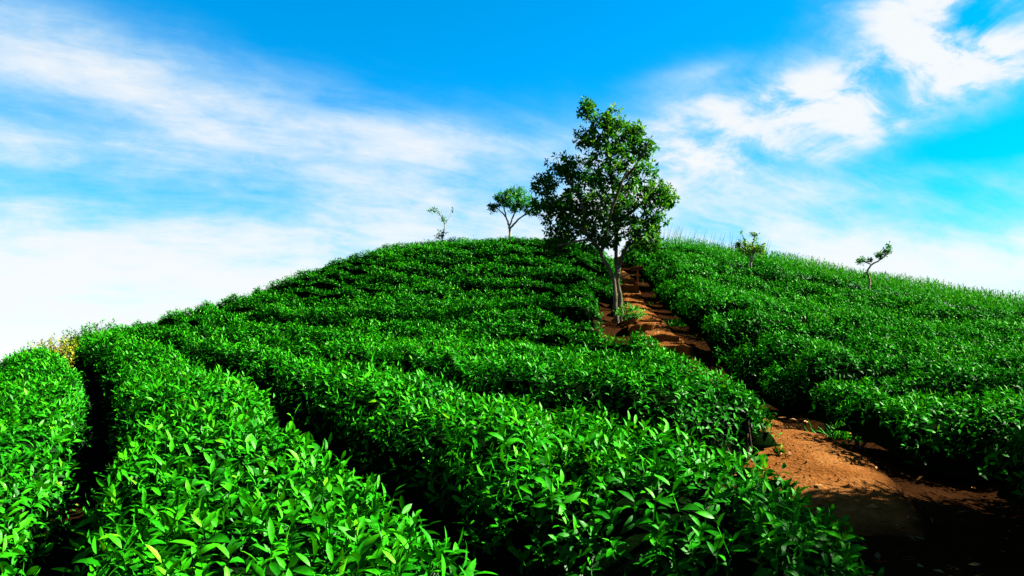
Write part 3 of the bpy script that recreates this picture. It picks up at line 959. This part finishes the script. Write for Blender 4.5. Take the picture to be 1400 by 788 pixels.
make_tree('thin_sapling', 'spindly almost bare sapling on the crest with a bright bush at its foot', (cx_, cy_, g1(cx_, cy_) + 0.56), 48.2,
          [([(0, -4), (2, 8), (4, 20), (0, 30), (-6, 38), (-14, 41)], 0.022, 0.006), ([(4, 20), (10, 30), (14, 40)], 0.010, 0.005), ([(1, 28), (-1, 36), (0, 42)], 0.008, 0.004)],
          [(-14, 40, 6, 3, 5), (-3, 34, 5, 5, 4), (1, 26, 3, 4, 3), (14, 40, 4, 4, 3), (-2, 6, 7, 7, 14)],
          34, 6, 0.085, 'fresh', 'pale_bark', sink=0.56, tone=0.2, rnd=6, sides=5)
cx_, cy_ = 5.24, 17.3
make_tree('forked_sapling', 'young tree with two thin pale stems and sparse browning leaves among the tea rows', (cx_, cy_, g1(cx_, cy_) + 0.48), 62.0,
          [([(0, -4), (1, 8), (-2, 20), (-6, 32), (-10, 46)], 0.028, 0.007), ([(0, 2), (4, 14), (4, 26), (6, 38), (8, 47)], 0.022, 0.006), ([(-2, 20), (-12, 28), (-16, 32)], 0.012, 0.006)],
          [(0, 26, 20, 11, 22), (-14, 28, 9, 7, 7), (12, 22, 9, 8, 6), (-10, 48, 3, 3, 1.2), (4, 46, 4, 4, 1.8), (9, 42, 3, 5, 1.6)],
          130, 7, 0.068, 'tree', 'pale_bark', sink=0.46, tone=0.75, rnd=7, sides=6)
cx_, cy_ = 7.62, 16.9
make_tree('crooked_sapling', 'crooked bare-stemmed sapling leaning over the weedy edge of the hill', (cx_, cy_, g1(cx_, cy_) + 0.44), 64.0,
          [([(0, -6), (4, 4), (-1, 14), (5, 26), (16, 30), (28, 40), (34, 47)], 0.030, 0.007), ([(5, 26), (-4, 30), (-10, 30)], 0.014, 0.007), ([(16, 30), (22, 40), (26, 48)], 0.010, 0.005), ([(2, 18), (-4, 14), (-6, 10)], 0.008, 0.005)],
          [(-8, 30, 8, 5, 9), (4, 32, 5, 3, 4), (18, 38, 7, 4, 7), (28, 42, 8, 5, 8), (32, 52, 4, 4, 4), (-6, 10, 4, 4, 2)],
          80, 7, 0.06, 'fresh', 'pale_bark', sink=0.46, tone=0.2, rnd=8, sides=6)


def shrub(name, label, x, y, rx, ry, h, n, matname, leaf_l=0.07, tone=0.3):
    z = g1(x, y)
    root = thing(name, label, 'shrub', (x, y, z))
    tb = Tubes()
    B, A = [], []
    for _ in range(n):
        v = rng.normal(0, 1, 3)
        v /= np.linalg.norm(v)
        v[2] = abs(v[2])
        rr = rng.random() ** 0.4
        p = np.array([v[0] * rx, v[1] * ry, 0.15 + v[2] * (h - 0.15)]) * np.array([rr, rr, rr])
        p[2] += rng.normal(0, 0.04)
        p[2] = max(p[2], 0.1)
        B.append(p)
        A.append(norm(v + np.array([0, 0, 0.4]) + rng.normal(0, 0.3, 3)))
        if rng.random() < 0.3:
            tb.add([(p[0] * 0.15, p[1] * 0.15, -0.05), p * np.array([0.55, 0.55, 0.6]), p], [0.010, 0.007, 0.004], 4)
    put('branches', tb.mesh('branches', M['stem']), root)['kind'] = 'stuff'
    lv = shoots(np.array(B), np.array(A), np.full(n, leaf_l), 6, leaf_l, leaf_l * 0.7, 0.1)
    lv.tint = np.clip(lv.tint + tone - 0.2 + 0.3 * np.tile(rng.random(n), 6), 0, 1)
    put('foliage', leaves_mesh('foliage', [(lv, 1)], M[matname]), root)['kind'] = 'stuff'
    return root


shrub('yellowing_shrub', 'shrub with yellow-orange leaves at the falling edge of the hill', -6.3, 11.2, 0.6, 0.5, 0.52, 520, 'yellow', 0.06, 0.05)
shrub('green_shrub', 'ragged green shrub just uphill of the yellowing one', -6.3, 12.2, 0.6, 0.5, 0.60, 420, 'weed', 0.07, 0.2)
shrub('shade_shrub', 'broader of two tall dark shrubs added out of view to shade the path foot', 3.95, 3.6, 0.95, 1.35, 2.5, 2600, 'tree', 0.12, 0.2)  # unseen pair, added as a guessed source of the path corner's shade
shrub('shade_shrub', 'narrower of two tall dark shrubs added out of view to shade the path foot', 4.6, 5.0, 0.85, 0.78, 2.9, 2400, 'tree', 0.12, 0.2)
shrub('tree_foot_shrub', 'low bright leafy clump growing at the foot of the tall tree', 1.90, 12.75, 0.22, 0.2, 0.26, 60, 'fresh', 0.07, 0.3)

# ------------------------------------------------------------------ tall weeds on the ridge
def weeds():
    n = 9000
    seg = rng.random(n) * 0.999
    L = np.r_[0, np.cumsum(np.linalg.norm(np.diff(WEED_EDGE, axis=0), axis=1))]
    q = seg * L[-1]
    ex = np.interp(q, L, WEED_EDGE[:, 0])
    ey = np.interp(q, L, WEED_EDGE[:, 1])
    out = np.array([0.70, 0.71])
    w = rng.random(n) ** 0.9 * 4.2
    x = ex + out[0] * w
    y = ey + out[1] * w
    z = ground(x, y)
    B = np.stack([x, y, z], 1)
    hgt = rng.uniform(0.30, 0.54, n) * (0.85 + 0.35 * vnoise(x * 0.8, y * 0.8, 88))
    A = norm(np.array([0.0, 0.0, 1.0]) + rng.normal(0, 0.16, (n, 3)))
    Ls = []
    lv = shoots(B + A * (hgt * 0.35)[:, None], A, hgt * 0.65, 7, 0.13, 0.08, 0.0, (70, 22), (0.9, 0.2), (0.13, 0.10))
    tone = 0.05 + 0.22 * rng.random(n)
    lv.tint = np.clip(lv.tint + np.tile(tone, 7), 0, 1)
    # grass blades with feathery tops where the strip meets the crest
    m = 110
    xg = rng.uniform(3.9, 6.6, m)
    yg = 22.6 - 0.55 * (xg - 3.9) + rng.normal(0, 0.5, m)
    Bg = np.stack([xg, yg, ground(xg, yg)], 1)
    Dg = norm(np.array([0.16, 0, 1.0]) + rng.normal(0, 0.16, (m, 3)))
    Ng = frame_of(Dg)[0]
    hg = rng.uniform(0.55, 1.05, m)
    bl = Leaves(P=Bg, D=Dg, N=Ng, L=hg, W=np.full(m, 0.005), curl=rng.uniform(0.3, 1.2, m), tint=rng.uniform(0.3, 0.8, m))
    o = put('tall_weeds', leaves_mesh('tall_weeds', [(lv, 2), (bl, 0)], M['weed']))
    o['kind'] = 'stuff'
    o['label'] = 'strip of tall unclipped weeds and grass along the ridge above the tea rows'
    o['category'] = 'weeds'


weeds()


# ------------------------------------------------------------------ small things
def tuft(label, x, y, n, h):
    root = thing('grass_tuft', label, 'grass tuft', (x, y, g1(x, y)), None)
    B = np.c_[rng.normal(0, 0.10, (n, 2)), np.zeros(n) - 0.02]
    D = norm(np.c_[rng.normal(0, 0.45, (n, 2)) + B[:, :2] * 3, np.ones(n)])
    lv = Leaves(P=B, D=D, N=norm(np.cross(D, rng.normal(0, 1, (n, 3)))), L=rng.uniform(0.5, 1.1, n) * h, W=np.full(n, 0.006), curl=rng.uniform(0.3, 1.1, n), tint=rng.uniform(0.2, 0.8, n))
    put('blades', leaves_mesh('blades', [(lv, 0)], M['weed']), root)['kind'] = 'stuff'


tuft('small grass tuft growing in the shade at the edge of the path', 2.95, 7.35, 110, 0.22)
tuft('small grass tuft on the rim of the earth steps, near the tall tree', 2.60, 12.6, 70, 0.18)

bx_, by_ = 2.62, 16.5
bz_ = g1(bx_, by_)
sign = thing('wooden_sign', 'small weathered brown board on a stake beside the top of the steps', 'sign', (bx_, by_, bz_))


def box(sx, sy, sz, bev=0.004):
    import bmesh
    bm = bmesh.new()
    bmesh.ops.create_cube(bm, size=1)
    bmesh.ops.scale(bm, vec=(sx, sy, sz), verts=bm.verts)
    bmesh.ops.bevel(bm, geom=bm.edges, offset=bev, segments=1, affect='EDGES')
    me = bpy.data.meshes.new('board')
    bm.to_mesh(me)
    bm.free()
    me.materials.append(M['board'])
    return me


p_ = put('stake', box(0.035, 0.03, 0.62), sign, (0, 0.02, 0.25))
p_ = put('board', box(0.27, 0.022, 0.085), sign, (0.0, -0.004, 0.50))
p_.rotation_euler = (0, R(-7), 0)


# fallen leaves and clods of earth on the path and in the furrows
def litter():
    n = 1500
    y = rng.uniform(1.0, 13.0, n)
    x = path_x(y) + rng.normal(0, 0.5, n)
    far = rng.random(n) < 0.75
    x[far] = rng.uniform(-4, 4.5, far.sum())
    z = ground(x, y) + 0.075
    z[far] -= 0.03
    a = rng.uniform(0, 6.28, n)
    D = norm(np.stack([np.cos(a), np.sin(a), rng.normal(0.05, 0.15, n)], 1))
    N = norm(np.array([0, 0, 1.0]) + rng.normal(0, 0.3, (n, 3)))
    N = norm(N - D * (N * D).sum(1, keepdims=True))
    L = rng.uniform(0.03, 0.085, n)
    lv = Leaves(P=np.stack([x, y, z], 1), D=D, N=N, L=L, W=L * 0.2, curl=rng.uniform(-0.6, 0.6, n), tint=rng.random(n))
    o = put('leaf_litter', leaves_mesh('leaf_litter', [(lv, 1)], M['dry']))
    o['kind'] = 'stuff'
    o['label'] = 'dry brown fallen leaves scattered over the red soil'
    o['category'] = 'leaf litter'
    n = 1000
    y = rng.uniform(4.9, 11.0, n)
    t = rng.uniform(-1, 1, n)
    x = path_x(y) + t * path_half(y)
    z = ground(x, y) + 0.02 + 0.045 * np.sqrt(1 - t * t)
    r = np.clip(rng.lognormal(-4.9, 0.55, n), 0.003, 0.035)
    base = np.array([(1, 0, 0), (0, 1, 0), (-1, 0, 0), (0, -1, 0), (0.1, 0.1, 0.8), (0, 0, -0.6)], float)
    tri = np.array([(0, 1, 4), (1, 2, 4), (2, 3, 4), (3, 0, 4), (1, 0, 5), (2, 1, 5), (3, 2, 5), (0, 3, 5)])
    jit = rng.uniform(0.6, 1.3, (n, 6, 3))
    V = base[None] * jit * r[:, None, None] + np.stack([x, y, z], 1)[:, None, :]
    Lp = (tri[None] + (np.arange(n) * 6)[:, None, None]).ravel()
    c = put('earth_clods', mesh_np('earth_clods', V.reshape(-1, 3), Lp, np.arange(n * 8) * 3, np.full(n * 8, 3), M['path'], False), path)
    c['kind'] = 'stuff'


litter()
print('tris', sum(len(m.loops) - 2 * len(m.polygons) for m in bpy.data.meshes))
